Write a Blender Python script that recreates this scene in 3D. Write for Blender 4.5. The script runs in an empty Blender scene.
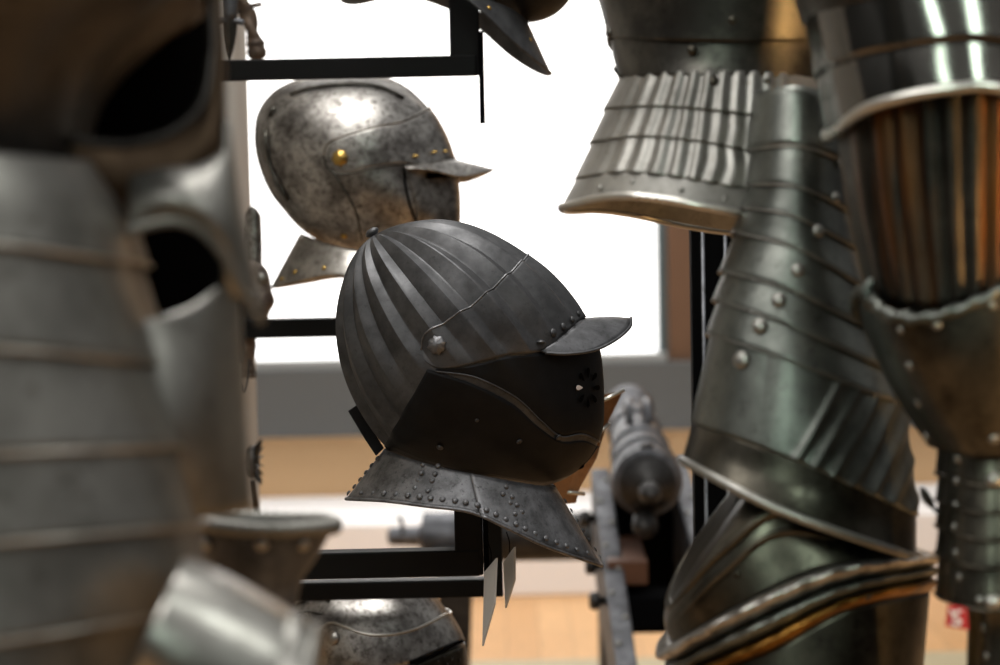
import bpy, bmesh, math, random
import numpy as np
from mathutils import Vector, Matrix
random.seed(4); rng = np.random.default_rng(4)
S = bpy.context.scene; COL = S.collection
F = 85/36*1000
PITCH = math.radians(5); ROLL = math.radians(-1.2)
# ---------------------------------------------------------------- camera
cam = bpy.data.objects.new('camera', bpy.data.cameras.new('camera')); COL.objects.link(cam)
CAM = Vector((0, 0, 1.55))
RM = Matrix.Rotation(math.pi/2-PITCH, 3, 'X') @ Matrix.Rotation(ROLL, 3, 'Z')
cam.matrix_world = Matrix.Translation(CAM) @ RM.to_4x4()
cam.data.lens = 85; cam.data.sensor_width = 36; cam.data.clip_start = .05
cam.data.dof.use_dof = True; cam.data.dof.focus_distance = 2.22; cam.data.dof.aperture_fstop = 6.2
S.camera = cam
CR, CU, CF = (np.array(RM @ Vector(v)) for v in ((1,0,0),(0,1,0),(0,0,-1)))
C0 = np.array(CAM)
def P3(x, y, d):      # photo position + distance along the viewing axis -> world
    return C0 + d*((x-500)/F*CR - (y-332.5)/F*CU + CF)
def PY(x, y, Y):      # photo position on the upright plane at world Y
    r = (x-500)/F*CR - (y-332.5)/F*CU + CF
    return C0 + r*(Y/r[1])
def px(P):
    q = np.asarray(P)-C0; dz = q@CF
    return np.stack([500+F*(q@CR)/dz, 332.5-F*(q@CU)/dz, dz], -1)
# ---------------------------------------------------------------- materials
def nt(name):
    m = bpy.data.materials.new(name); m.use_nodes = True
    n = m.node_tree.nodes; return m, n, m.node_tree.links, n['Principled BSDF']
def lin(c):
    return tuple(((v/255)/12.92 if v/255 <= .04045 else ((v/255+.055)/1.055)**2.4) for v in c)+(1,)
def steel(name, c1, c2, rough=.36, metal=.9, scale=28, spot=.5, spotc=(45,38,32), bump=.12, rust_or_glint=None, rust_or_glint_scale=9, stretch=None, aniso=0):
    m, n, l, b = nt(name)
    tc = n.new('ShaderNodeTexCoord')
    a = n.new('ShaderNodeTexNoise'); a.inputs['Scale'].default_value = scale; a.inputs['Detail'].default_value = 8; a.inputs['Roughness'].default_value = .65
    l.new(tc.outputs['Object'], a.inputs['Vector'])
    r = n.new('ShaderNodeValToRGB'); r.color_ramp.elements[0].position = .38; r.color_ramp.elements[1].position = .62
    r.color_ramp.elements[0].color = lin(c1); r.color_ramp.elements[1].color = lin(c2)
    l.new(a.outputs['Fac'], r.inputs['Fac'])
    s = n.new('ShaderNodeTexNoise'); s.inputs['Scale'].default_value = scale*5; s.inputs['Detail'].default_value = 6; s.inputs['Roughness'].default_value = .8
    l.new(tc.outputs['Object'], s.inputs['Vector'])
    sr = n.new('ShaderNodeValToRGB'); sr.color_ramp.elements[0].position = .28+.12*spot; sr.color_ramp.elements[1].position = .42+.14*spot
    sr.color_ramp.elements[0].color = (1,1,1,1); sr.color_ramp.elements[1].color = (0,0,0,1)
    l.new(s.outputs['Fac'], sr.inputs['Fac'])
    mx = n.new('ShaderNodeMix'); mx.data_type = 'RGBA'; mx.inputs['B'].default_value = lin(spotc)
    ml = n.new('ShaderNodeMath'); ml.operation = 'MULTIPLY'; ml.inputs[1].default_value = min(1, .55+spot*.4)
    l.new(sr.outputs['Color'], ml.inputs[0]); l.new(ml.outputs[0], mx.inputs['Factor']); l.new(r.outputs['Color'], mx.inputs['A'])
    out = mx.outputs['Result']
    if rust_or_glint:  # overlay: brown tarnish on the chest, painted warm reflections on the arm
        g = n.new('ShaderNodeTexNoise'); g.inputs['Scale'].default_value = rust_or_glint_scale; g.inputs['Detail'].default_value = 5
        if stretch:
            mp = n.new('ShaderNodeMapping'); mp.inputs['Scale'].default_value = stretch; l.new(tc.outputs['Object'], mp.inputs['Vector']); l.new(mp.outputs[0], g.inputs['Vector'])
        else: l.new(tc.outputs['Object'], g.inputs['Vector'])
        gr = n.new('ShaderNodeValToRGB'); gr.color_ramp.elements[0].position = .48; gr.color_ramp.elements[1].position = .66
        l.new(g.outputs['Fac'], gr.inputs['Fac'])
        m2 = n.new('ShaderNodeMix'); m2.data_type = 'RGBA'; m2.inputs['B'].default_value = lin(rust_or_glint)
        l.new(gr.outputs['Color'], m2.inputs['Factor']); l.new(out, m2.inputs['A']); out = m2.outputs['Result']
    l.new(out, b.inputs['Base Color'])
    rr = n.new('ShaderNodeMapRange'); rr.inputs['To Min'].default_value = rough+.14; rr.inputs['To Max'].default_value = rough-.06
    l.new(a.outputs['Fac'], rr.inputs['Value']); l.new(rr.outputs[0], b.inputs['Roughness'])
    b.inputs['Metallic'].default_value = metal
    bp = n.new('ShaderNodeBump'); bp.inputs['Strength'].default_value = bump; bp.inputs['Distance'].default_value = .002
    l.new(s.outputs['Fac'], bp.inputs['Height']); l.new(bp.outputs['Normal'], b.inputs['Normal'])
    return m
def plain(name, c, rough=.6, metal=0, scale=6, var=.06, emit=None, es=1):
    m, n, l, b = nt(name)
    tc = n.new('ShaderNodeTexCoord'); a = n.new('ShaderNodeTexNoise'); a.inputs['Scale'].default_value = scale; a.inputs['Detail'].default_value = 4
    l.new(tc.outputs['Object'], a.inputs['Vector'])
    r = n.new('ShaderNodeValToRGB'); q = lin(c)
    r.color_ramp.elements[0].color = tuple(v*(1-var*2) for v in q[:3])+(1,); r.color_ramp.elements[1].color = tuple(min(1,v*(1+var*2)) for v in q[:3])+(1,)
    l.new(a.outputs['Fac'], r.inputs['Fac']); l.new(r.outputs['Color'], b.inputs['Base Color'])
    b.inputs['Roughness'].default_value = rough; b.inputs['Metallic'].default_value = metal
    if emit:
        b.inputs['Emission Color'].default_value = lin(emit); b.inputs['Emission Strength'].default_value = es
    return m
def wood(name, c1, c2, plank=.09, along='X', rough=.45):
    m, n, l, b = nt(name)
    tc = n.new('ShaderNodeTexCoord'); mp = n.new('ShaderNodeMapping'); l.new(tc.outputs['Object'], mp.inputs['Vector'])
    if along == 'Y': mp.inputs['Rotation'].default_value = (0,0,math.pi/2)
    if along == 'Z': mp.inputs['Rotation'].default_value = (0,math.pi/2,0)
    w = n.new('ShaderNodeTexBrick'); w.inputs['Scale'].default_value = 1; w.inputs['Brick Width'].default_value = plank*9; w.inputs['Row Height'].default_value = plank
    w.inputs['Mortar Size'].default_value = .0015; w.inputs['Color1'].default_value = lin(c1); w.inputs['Color2'].default_value = lin(c2)
    w.inputs['Mortar'].default_value = tuple(v*.5 for v in lin(c1)[:3])+(1,)
    l.new(mp.outputs[0], w.inputs['Vector'])
    a = n.new('ShaderNodeTexNoise'); a.inputs['Scale'].default_value = 6; a.inputs['Detail'].default_value = 6
    m2 = n.new('ShaderNodeMapping'); m2.inputs['Scale'].default_value = (1.2,14,14); l.new(mp.outputs[0], m2.inputs['Vector']); l.new(m2.outputs[0], a.inputs['Vector'])
    mx = n.new('ShaderNodeMix'); mx.data_type = 'RGBA'; mx.blend_type = 'MULTIPLY'; mx.inputs['Factor'].default_value = .35
    l.new(w.outputs['Color'], mx.inputs['A']); l.new(a.outputs['Fac'], mx.inputs['B']); l.new(mx.outputs['Result'], b.inputs['Base Color'])
    b.inputs['Roughness'].default_value = rough
    return m
M = dict(
 silver = steel('pitted_silver_steel', (120,116,112), (196,192,186), .33, .95, 26, .7, (64,56,50), .2),
 silver2 = steel('polished_steel', (150,146,140), (205,200,192), .3, .95, 22, .55, (70,60,52), .15),
 black = steel('blackened_steel', (66,66,67), (92,92,93), .45, .72, 30, .15, (34,34,34), .12),
 blackface = steel('darker_blackened_steel', (14,14,15), (24,24,25), .5, .6, 30, .15, (20,20,20), .1),  # darker blackened steel for face plate, bevor, hook and top skull
 gorget = steel('worn_grey_steel', (92,92,93), (138,138,140), .42, .82, 40, .35, (44,42,40), .2),
 dark = steel('dark_aged_steel', (58,56,52), (98,95,88), .36, .92, 18, .25, (28,26,24), .1),
 dark2 = steel('dark_oiled_steel', (52,49,43), (100,95,84), .3, .95, 14, .3, (26,22,18), .1),
 peak = steel('worn_dark_grey_steel', (66,66,67), (94,94,96), .44, .78, 40, .3, (40,38,36), .15),
 chest = steel('tarnished_dark_steel', (58,55,52), (92,88,84), .42, .88, 10, .2, (30,26,22), .08, (74,48,24), 4),
 shine = steel('glossy_dark_steel', (96,93,88), (120,116,110), .1, .95, 8, .05, (60,58,52), .02),
 beak = steel('warm_brown_steel', (112,84,62), (150,118,90), .4, .85, 12, .2, (60,40,26), .1),
 brown = steel('brown_russet_steel', (58,44,32), (96,78,60), .42, .85, 8, .2, (30,22,16), .1),
 grey = steel('grey_steel', (126,124,118), (166,163,156), .4, .88, 12, .2, (80,74,66), .08),
 greygreen = steel('grey_tasset_steel', (84,86,81), (124,126,119), .36, .92, 14, .25, (52,50,46), .1),
 bright = steel('bright_steel', (176,172,164), (222,219,210), .26, .96, 10, .1, (110,104,96), .05),
 warmglint = steel('warm_reflection_steel', (44,42,38), (78,72,64), .38, .9, 14, .3, (34,26,18), .1, (112,70,32), 7, (7,7,.6)),  # orange streaks paint in warm light reflected along the arm flutes
 gun = steel('grey_gun_metal', (62,63,66), (112,113,117), .46, .6, 16, .35, (44,42,40), .15),
 gundark = steel('dark_gun_metal', (38,37,36), (66,64,62), .42, .6, 16, .3, (24,22,20), .15),
 brass = steel('brass', (168,132,62), (226,190,110), .28, .95, 60, .1, (96,70,30), .05),
 warmrope = steel('warm_glint_rope_steel', (96,66,30), (160,112,50), .3, .95, 40, .2, (60,36,16), .05),
 frame = plain('black_painted_steel', (7,7,8), .5, .0, 20, .1),
 frameback = plain('matt_black_panel', (7,7,8), .85),
 void = plain('flat_black', (5,4,4), .95),
 bluesteel = plain('dark_blued_bar', (24,28,31), .4, .3, 20, .1),
 card = plain('pale_card', (214,214,211), .7),
 panel = plain('beige_grey_paint', (206,202,194), .7, 0, 3, .02),
 sill = plain('grey_sill_paint', (84,85,84), .6, 0, 3, .03),
 sillrim = plain('pale_grey_metal', (150,152,150), .5, 0, 3, .03),
 tan = plain('warm_tan_plaster', (216,178,134), .8, 0, 2, .03),
 white = plain('white_plinth_paint', (250,248,246), .6, 0, 2, .02),
 glow = plain('backlit_white_glass', (255,255,255), .5, 0, 2, 0, (255,254,252), 1.6),
 teal = plain('dark_teal_frame', (70,82,84), .5),
 pillar = wood('brown_wood_pillar', (112,82,60), (92,66,48), .3, 'Z'),
 floor = wood('light_wood_floor', (232,182,126), (218,166,110), .1, 'Y', .4),
 border = plain('sand_floor_border', (176,164,134), .6),
 block = wood('brown_wood_block', (112,74,52), (96,62,44), .3, 'X'),
 leather = plain('dark_leather', (38,34,28), .5, 0, 40, .2),
 tarn = steel('corroded_steel', (104,92,84), (150,138,128), .5, .6, 60, .5, (60,44,36), .3),
 horn = steel('twisted_bronze_grip', (58,46,38), (98,80,64), .5, .4, 60, .3, (36,28,20), .3),
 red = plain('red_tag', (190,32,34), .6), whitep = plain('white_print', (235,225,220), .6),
)
for k_ in ('void','frameback'): M[k_].node_tree.nodes['Principled BSDF'].inputs['Specular IOR Level'].default_value = .05
M['frame'].node_tree.nodes['Principled BSDF'].inputs['Specular IOR Level'].default_value = .25
# ---------------------------------------------------------------- object helpers
def tag(o, label=None, cat=None, group=None, kind=None):
    if label: o['label'] = label
    if cat: o['category'] = cat
    if group: o['group'] = group
    if kind: o['kind'] = kind
    return o
def thing(name, loc, label, cat, group=None):
    o = bpy.data.objects.new(name, None); COL.objects.link(o); o.location = Vector([float(v) for v in loc]); o.empty_display_size = .05
    o['_l'] = [float(v) for v in loc]
    return tag(o, label, cat, group)
def origin(o):
    return np.array(o['_l']) if o is not None and '_l' in o else np.zeros(3)
def mk(name, verts, faces, mat, parent=None, smooth=True, solid=0, bevel=0, label=None, merge=False, base=None, sharp=None):
    V = np.asarray(verts, float)
    og = origin(parent) if parent is not None else (np.asarray(base, float) if base is not None else np.array([V[:,0].mean(), V[:,1].mean(), V[:,2].min()]))
    me = bpy.data.meshes.new(name); me.from_pydata((V-og).tolist(), [], [tuple(int(i) for i in f) for f in faces])
    bm = bmesh.new(); bm.from_mesh(me)
    if merge: bmesh.ops.remove_doubles(bm, verts=bm.verts, dist=1e-5)
    bmesh.ops.recalc_face_normals(bm, faces=bm.faces)
    bm.to_mesh(me); bm.free()
    for p in me.polygons: p.use_smooth = smooth
    if sharp is not None and smooth: me.set_sharp_from_angle(angle=math.radians(sharp))
    me.materials.append(mat)
    o = bpy.data.objects.new(name, me); COL.objects.link(o)
    if parent is not None:
        o.parent = parent; o['_l'] = og.tolist()
        # sub-parts: parent already offset
        if parent.type != 'EMPTY' : pass
    else:
        o.location = Vector(og); o['_l'] = og.tolist()
    if solid:
        s = o.modifiers.new('thick', 'SOLIDIFY'); s.thickness = solid; s.offset = -1
    if bevel:
        b = o.modifiers.new('bev', 'BEVEL'); b.width = bevel; b.segments = 2; b.limit_method = 'ANGLE'
    if label: o['label'] = label
    return o
def grid(nr, nc, closed=False):
    f = []
    for i in range(nr-1):
        for j in range(nc if closed else nc-1):
            k = (j+1) % nc
            f.append((i*nc+j, i*nc+k, (i+1)*nc+k, (i+1)*nc+j))
    return f
def box(x0,x1,y0,y1,z0,z1):
    v = [(x,y,z) for x in (x0,x1) for y in (y0,y1) for z in (z0,z1)]
    return v, [(0,1,3,2),(4,6,7,5),(0,4,5,1),(2,3,7,6),(0,2,6,4),(1,5,7,3)]
def boxobj(name, b, mat, parent=None, bevel=.002, **k):
    v, f = box(*b); return mk(name, v, f, mat, parent, smooth=False, bevel=bevel, **k)
def join(lst):
    V = []; Fc = []
    for v, f in lst:
        n = len(V); V += [tuple(p) for p in v]; Fc += [tuple(i+n for i in q) for q in f]
    return V, Fc
def catmull(p, n, closed=False):
    p = np.asarray(p, float); m = len(p)
    if m == 2 and not closed:
        t = np.linspace(0,1,n)[:,None]; return p[0]*(1-t)+p[1]*t
    out = []
    if closed:
        t = np.linspace(0, m, n, endpoint=False)
        g = lambda i: p[i % m]
    else:
        L = np.concatenate([[0], np.cumsum(np.maximum(1e-9, np.linalg.norm(np.diff(p,axis=0),axis=1)))]); L /= L[-1]
        t = np.interp(np.linspace(0,1,n), L, np.arange(m))
        g = lambda i: p[i] if 0 <= i < m else (2*p[0]-p[1] if i < 0 else 2*p[-1]-p[-2])
    for q in t:
        i = min(int(q), m-1 if closed else m-2); u = q-i
        a,b,c,d = g(i-1),g(i),g(i+1),g(i+2)
        out.append(.5*((2*b)+(-a+c)*u+(2*a-5*b+4*c-d)*u*u+(-a+3*b-3*c+d)*u**3))
    return np.array(out)
def tubepath(pts, r, seg=8, closed=False, rope=0, ropen=0, caps=True):
    pts = np.asarray(pts, float); n = len(pts)
    T = np.roll(pts,-1,0)-np.roll(pts,1,0) if closed else np.gradient(pts, axis=0)
    T /= np.linalg.norm(T,axis=1)[:,None]+1e-12
    up = CU if abs(T.mean(0)@CU) < .9 else CR
    V = []
    rr = np.broadcast_to(np.asarray(r, float), (n,))
    s = np.concatenate([[0],np.cumsum(np.linalg.norm(np.diff(pts,axis=0),axis=1))])
    ref = up
    for i in range(n):
        b = np.cross(T[i], ref); b /= np.linalg.norm(b)+1e-12; a = np.cross(b, T[i]); ref = a
        for k in range(seg):
            th = 2*math.pi*k/seg
            q = rr[i]*(1+(rope*math.cos(2*th + s[i]*ropen) if rope else 0))
            V.append(pts[i]+q*(math.cos(th)*a+math.sin(th)*b))
    f = grid(n, seg, True)
    if closed: f += [((n-1)*seg+k, (n-1)*seg+(k+1)%seg, (k+1)%seg, k) for k in range(seg)]
    elif caps: f += [tuple(range(seg)), tuple((n-1)*seg+k for k in range(seg))]
    return V, f
def lathe(A, B, prof, seg=28):
    # prof: (t along the axis 0..1, radius)
    A = np.asarray(A,float); B = np.asarray(B,float); ax = (B-A)/np.linalg.norm(B-A)
    a = np.cross(ax, [0,0,1.]); 
    if np.linalg.norm(a) < .1: a = np.cross(ax, [1.,0,0])
    a /= np.linalg.norm(a); b = np.cross(ax, a); V = []
    for t, r in prof:
        for k in range(seg):
            th = 2*math.pi*k/seg; V.append(A+(B-A)*t+r*(math.cos(th)*a+math.sin(th)*b))
    f = grid(len(prof), seg, True) + [tuple(range(seg)), tuple((len(prof)-1)*seg+k for k in range(seg))]
    return V, f
# rivets share a few meshes
def dome(name, mat, petals=0, hgt=.62):
    V = []; n = 20 if petals else 14; R = 5
    for i in range(R+1):
        a = i/R*math.pi/2
        for k in range(n):
            th = 2*math.pi*k/n; r = math.sin(a)*(1+(.12*math.cos(petals*th)*math.sin(a) if petals else 0))
            z = hgt*math.cos(a) - (.1*abs(math.sin(petals*th/2))*math.sin(2*a) if petals else 0)
            V.append((r*math.cos(th), r*math.sin(th), z))
    me = bpy.data.meshes.new(name); me.from_pydata(V, [], grid(R+1, n, True)+[tuple(R*n+k for k in range(n))])
    bm = bmesh.new(); bm.from_mesh(me); bmesh.ops.remove_doubles(bm, verts=bm.verts, dist=1e-5); bmesh.ops.recalc_face_normals(bm, faces=bm.faces); bm.to_mesh(me); bm.free()
    for p in me.polygons: p.use_smooth = True
    me.materials.append(mat); return me
RV = {k: dome('rivet_'+k, M[m], p) for k, m, p in (('black','black',0),('gorget','gorget',0),('brass','brass',0),('rosette','gorget',8),('brassrose','brass',8),('steel','silver2',0),('grey','grey',0),('dark','dark2',0))}
class Thing:
    def __init__(s, name, loc, label, cat, group=None):
        s.o = thing(name, loc, label, cat, group); s.S = []
    def add(s, P, N): s.S.append((np.asarray(P), np.asarray(N)))
    def snap(s, x, y):
        best = None
        for P, N in s.S:
            q = px(P); d2 = (q[:,0]-x)**2+(q[:,1]-y)**2
            fr = (N@CF) < .25
            d2 = np.where(fr, d2, 1e9)
            i = int(d2.argmin())
            if d2[i] < 1e9:
                if best is None or (d2[i] < 80 and (best[0] >= 80 or q[i,2] < best[1])) or (best[0] >= 80 and d2[i] < best[0]):
                    best = (d2[i], q[i,2], N[i], P[i])
        return P3(x, y, best[1]), best[2]
    def rivet(s, x, y, r, kind='black', name='rivet', label=None, lift=.0004, parent=None):
        p, n = s.snap(x, y); d = (p-C0)@CF
        s.rivet_at(p+n*lift, n, r*d/F, kind, name, label)
    def rivet_at(s, p, n, r, kind, name='rivet', label=None):
        o = bpy.data.objects.new(name, RV[kind]); COL.objects.link(o); o.parent = s.o
        o.location = Vector(p-origin(s.o)); o.rotation_mode = 'QUATERNION'
        o.rotation_quaternion = Vector((0,0,1)).rotation_difference(Vector(n)); o.scale = (r,)*3
        if label: o['label'] = label
        return o
def gridnormals(G):
    du = np.gradient(G, axis=1); dv = np.gradient(G, axis=0); n = np.cross(du, dv)
    n /= np.linalg.norm(n,axis=2)[...,None]+1e-12; return n
# ---------------------------------------------------------------- plate: half shell seen in the photo plus its mirrored far half
def plate(T, name, rows, d, W, mat, nu=40, nv=10, disp=None, step=(0,0), solid=.0018, closed=True, edge=None, label=None, smoothrows=True, sharp=None, cut=(0,1)):
    """rows: polylines (photo positions) from one silhouette to the other; W: half thickness in metres per row"""
    W = np.broadcast_to(np.asarray(W, float), (len(rows),))
    u = np.linspace(cut[0], cut[1], nu+1); t = (1-np.cos(np.pi*u))/2; sn = np.sin(np.pi*u)
    R = []
    for r in rows:
        c = catmull(r, 121); R.append(np.stack([np.interp(t, np.linspace(0,1,121), c[:,k]) for k in (0,1)], -1))
    R = np.array(R); m = len(rows)
    tv = np.linspace(0, m-1, nv+1)
    if m > 2 and smoothrows:
        i = np.minimum(tv.astype(int), m-2)
        RR = []; WW = []
        for q, a in zip(tv, i):
            f = q-a; g = lambda j, X: X[min(max(j,0),m-1)]
            h = lambda X: .5*((2*g(a,X))+(-g(a-1,X)+g(a+1,X))*f+(2*g(a-1,X)-5*g(a,X)+4*g(a+1,X)-g(a+2,X))*f*f+(-g(a-1,X)+3*g(a,X)-3*g(a+1,X)+g(a+2,X))*f**3)
            RR.append(h(R)); WW.append(h(W))
        RR = np.array(RR); WW = np.array(WW)
    else:
        RR = np.array([R[int(min(q,m-2))]*(1-(q-int(min(q,m-2))))+R[int(min(q,m-2))+1]*(q-int(min(q,m-2))) for q in tv]); WW = np.interp(tv, np.arange(m), W)
    G = np.zeros((nv+1, nu+1, 3))
    for a in range(nv+1):
        ctr = P3(*(RR[a,0]+RR[a,-1])/2, d)
        for b in range(nu+1):
            p = P3(RR[a,b,0], RR[a,b,1], d-WW[a]*sn[b])
            n = p-ctr; n = n/(np.linalg.norm(n)+1e-9)
            v = a/nv; dd = step[0]*(1-v)+step[1]*v
            if disp: dd += disp(t[b], v)
            G[a,b] = p+n*dd
    N = gridnormals(G)
    if (N@CF).mean() > 0: N = -N
    T.add(G.reshape(-1,3), N.reshape(-1,3))
    if closed:
        mir = G + 2*(d-((G-C0)@CF))[...,None]*CF
        full = np.concatenate([G, mir[:,-2:0:-1]], 1); nc = full.shape[1]
        o = mk(name, full.reshape(-1,3), grid(nv+1, nc, True), mat, T.o, solid=solid, label=label, sharp=sharp)
        loop = full
    else:
        o = mk(name, G.reshape(-1,3), grid(nv+1, nu+1), mat, T.o, solid=solid, label=label, sharp=sharp); loop = G
    if edge:   # rolled or roped edge: (which, radius, material, rope, frequency, name)
        for (w, r, em, rope, fr, nm) in edge:
            pts = loop[0 if w == 0 else -1]
            if closed: pts = np.concatenate([pts, pts[:1]])
            pts = catmull(pts, 300 if rope else 120)
            if closed: pts = pts[:-1]
            v, f = tubepath(pts, r, 10, closed=closed, rope=rope, ropen=fr); mk(nm, v, f, em, o)
    return o, G
# ---------------------------------------------------------------- helmet skull: star-shaped outline in profile, elliptical across
class Helm(Thing):
    def __init__(s, name, label, C, d, outline, W, Wf=None, base=None, group=None, cat='helmet'):
        b = base or (C[0], max(p[1] for p in outline))
        Thing.__init__(s, name, P3(b[0], b[1], d), label, cat, group)
        s.C = np.array(C, float); s.d = d; s.W = W; s.Wf = Wf or (lambda th: W); s.k = d/F
        c = catmull(outline, 720, True)-s.C; th = np.arctan2(-c[:,1], c[:,0]); r = np.hypot(c[:,0], c[:,1]); o = np.argsort(th)
        s.th = np.concatenate([th[o]-2*math.pi, th[o], th[o]+2*math.pi]); s.r = np.tile(r[o], 3); s.disp = None
        s.O = P3(C[0], C[1], d)
    def R(s, th): return np.interp(th, s.th, s.r)
    def surf(s, dx, dz, dy, off=0):
        h = math.hypot(dx, dz); th = math.atan2(dz, dx); R = float(s.R(th))*s.k
        w = s.W+(s.Wf(th)-s.W)*h*h
        t = 1/math.sqrt((h/R)**2+(dy/w)**2)
        if s.disp: t += s.disp(dx, dz, dy)
        t += off
        return s.O + t*(dx*CR+dz*CU+dy*CF)
    def skull(s, name, mat, apex, na=90, npsi=200, amax=1.0, label=None, sharp=None, keep=None):
        A = np.array([apex[0]-s.C[0], 0, -(apex[1]-s.C[1])]); A /= np.linalg.norm(A)      # x, y(depth), z
        B = np.array([-A[2], 0, A[0]]); Y = np.array([0,-1.,0]); s.A, s.B = A, B
        V = []
        for i in range(na+1):
            al = math.pi*amax*i/na
            for j in range(npsi):
                ps = 2*math.pi*j/npsi; D = math.cos(al)*A+math.sin(al)*(math.cos(ps)*B+math.sin(ps)*Y)
                V.append(s.surf(D[0], D[2], D[1]))
        V = np.array(V); n = V-s.O; n /= np.linalg.norm(n,axis=1)[:,None]
        s.add(V, n)
        fs = grid(na+1, npsi, True)
        if keep:
            q = px(V); fs = [f for f in fs if keep(q[f[0],0], q[f[0],1])]
        return mk(name, V, fs, mat, s.o, merge=True, label=label, sharp=sharp)
    def polar(s, p):
        c = np.array(p, float)-s.C; return [min(1., math.hypot(*c)/float(s.R(math.atan2(-c[1],c[0])))), math.atan2(-c[1], c[0])]
    def onsurf(s, sr, th, side, off):
        # sr = fraction of the outline radius; solve the depth
        R = float(s.R(th))*s.k; rho = min(1.,sr)*R; y = s.W*math.sqrt(max(0,1-sr*sr))
        for _ in range(6):
            L = math.hypot(rho, y)+1e-9; h = rho/L; w = s.W+(s.Wf(th)-s.W)*h*h; y = w*math.sqrt(max(0,1-sr*sr))
        L = math.hypot(rho, y); return s.surf(rho/L*math.cos(th), rho/L*math.sin(th), side*y/L, off)
    def patch(s, name, A, B, off, mat, nt=50, nv=14, solid=.0016, label=None, grow=.0, edge=None, mirror=True, sharp=None):
        """A and B: edges in profile from the ear side to the midline; parallax of the near side is taken out"""
        def pol(c):
            out = []
            for p in catmull(c, nt+1):
                q = p.copy()
                for _ in range(4):
                    sr, th = s.polar(q); y = s.W*math.sqrt(max(0,1-sr*sr)); f = (s.d-y)/s.d
                    q = np.array([500+(p[0]-500)*f, 332.5+(p[1]-332.5)*f])
                out.append(s.polar(q))
            out = np.array(out); out[:,1] = np.unwrap(out[:,1]); return out
        a, b = pol(A), pol(B)
        if abs(a[-1,1]-b[-1,1]) > math.pi: b[:,1] += 2*math.pi*np.sign(a[-1,1]-b[-1,1])
        a[-1,0] = b[-1,0] = 1
        G = np.zeros((nv+1, nt+1, 3)); Gm = G.copy()
        for i in range(nv+1):
            f = i/nv
            for j in range(nt+1):
                sr, th = a[j]*(1-f)+b[j]*f
                ca = a[j,0]*np.array([math.cos(a[j,1]), math.sin(a[j,1])])*(1-f)+b[j,0]*np.array([math.cos(b[j,1]), math.sin(b[j,1])])*f
                wq = min(1, max(0, (min(a[j,0], b[j,0])-.72)/.26)); wq = wq*wq*(3-2*wq)
                e = sr*np.array([math.cos(th), math.sin(th)])*wq+ca*(1-wq); sr = min(1, math.hypot(*e)); th = math.atan2(e[1], e[0])
                if j == nt: sr = 1.
                o2 = off+grow*f
                G[i,j] = s.onsurf(sr, th, -1, o2); Gm[i,j] = s.onsurf(sr, th, 1, o2)
        full = np.concatenate([G, Gm[:,::-1][:,1:]], 1) if mirror else G
        N = G-s.O; N /= np.linalg.norm(N,axis=2)[...,None]; s.add(G.reshape(-1,3), N.reshape(-1,3))
        o = mk(name, full.reshape(-1,3), grid(nv+1, full.shape[1]), mat, s.o, solid=solid, label=label, merge=True, sharp=sharp)
        if edge:
            for (w, r, em, nm) in edge:
                v, f = tubepath(catmull(full[0 if w == 0 else -1], 160), r, 8); mk(nm, v, f, em, o)
        return o, full
    def peak(s, name, inner, outer, Wi, Wo, mat, droop=0, label=None, thick=.002):
        """inner/outer: profile curves from near side to midline"""
        n = 30; a = catmull(inner, n+1); b = catmull(outer, n+1); G = np.zeros((9, n+1, 3))
        ys = [s.d-float((s.snap(*q)[0]-C0)@CF)+.002 for q in a]; ys = np.array(ys); ys[-1] = 0; ys = np.convolve(np.pad(ys, 2, 'edge'), np.ones(5)/5, 'valid'); ys[-1] = 0; y0 = ys[0]
        for j in range(n+1):
            g = j/n; yi = ys[j]; yo = y0*max(0,math.cos(g*math.pi/2))**.7
            for i in range(9):
                f = i/8; p = a[j]*(1-f)+b[j]*f
                G[i,j] = P3(p[0], p[1]+droop*math.sin(math.pi*f)*math.sin(g*math.pi/2), s.d-(yi*(1-f)+yo*f))
        m = G+2*(s.d-((G-C0)@CF))[...,None]*CF
        full = np.concatenate([G, m[:,::-1][:,1:]], 1)
        o = mk(name, full.reshape(-1,3), grid(9, 2*n+1), mat, s.o, solid=thick, label=label, merge=True)
        v, f = tubepath(full[-1], thick*.75, 8); mk('rolled_edge', v, f, mat, s.o)
        N = np.tile(CU, (G.size//3, 1)); s.add(G.reshape(-1,3), N)
        return full
    def collar(s, name, top, bot, Wt, Wb, mat, cuts=((0,1),), edge=.0016, nv=10, flare=0, label=None):
        """neck plates: top/bot profile curves from back to front"""
        ct, cb = catmull(top, 121), catmull(bot, 121); L = []
        for ci, (c0, c1) in enumerate(cuts):
            nu = max(10, int(60*(c1-c0))); u = np.linspace(c0, c1, nu+1); G = np.zeros((nv+1, nu+1, 3))
            for j, q in enumerate(u):
                t = (1-math.cos(math.pi*q))/2; sn = math.sin(math.pi*q)
                pt = np.array([np.interp(t, np.linspace(0,1,121), ct[:,k]) for k in (0,1)]); pb = np.array([np.interp(t, np.linspace(0,1,121), cb[:,k]) for k in (0,1)])
                for i in range(nv+1):
                    f = i/nv; p = pt*(1-f)+pb*f; w = Wt*(1-f)+Wb*f - flare*math.sin(math.pi*f)
                    G[i,j] = P3(p[0], p[1], s.d-(w*sn)-.0035*ci)
            N = gridnormals(G)
            if (N@CF).mean() > 0: N = -N
            s.add(G.reshape(-1,3), N.reshape(-1,3))
            m = G+2*(s.d-((G-C0)@CF))[...,None]*CF
            if c0 == 0: full = np.concatenate([m[:,::-1][:,:-1], G], 1)
            elif c1 == 1: full = np.concatenate([G, m[:,::-1][:,1:]], 1)
            else: full = G
            if c0 == 0 and c1 == 1: full = np.concatenate([G, m[:,::-1][:,1:-1]], 1)
            cl = c0 == 0 and c1 == 1
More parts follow.
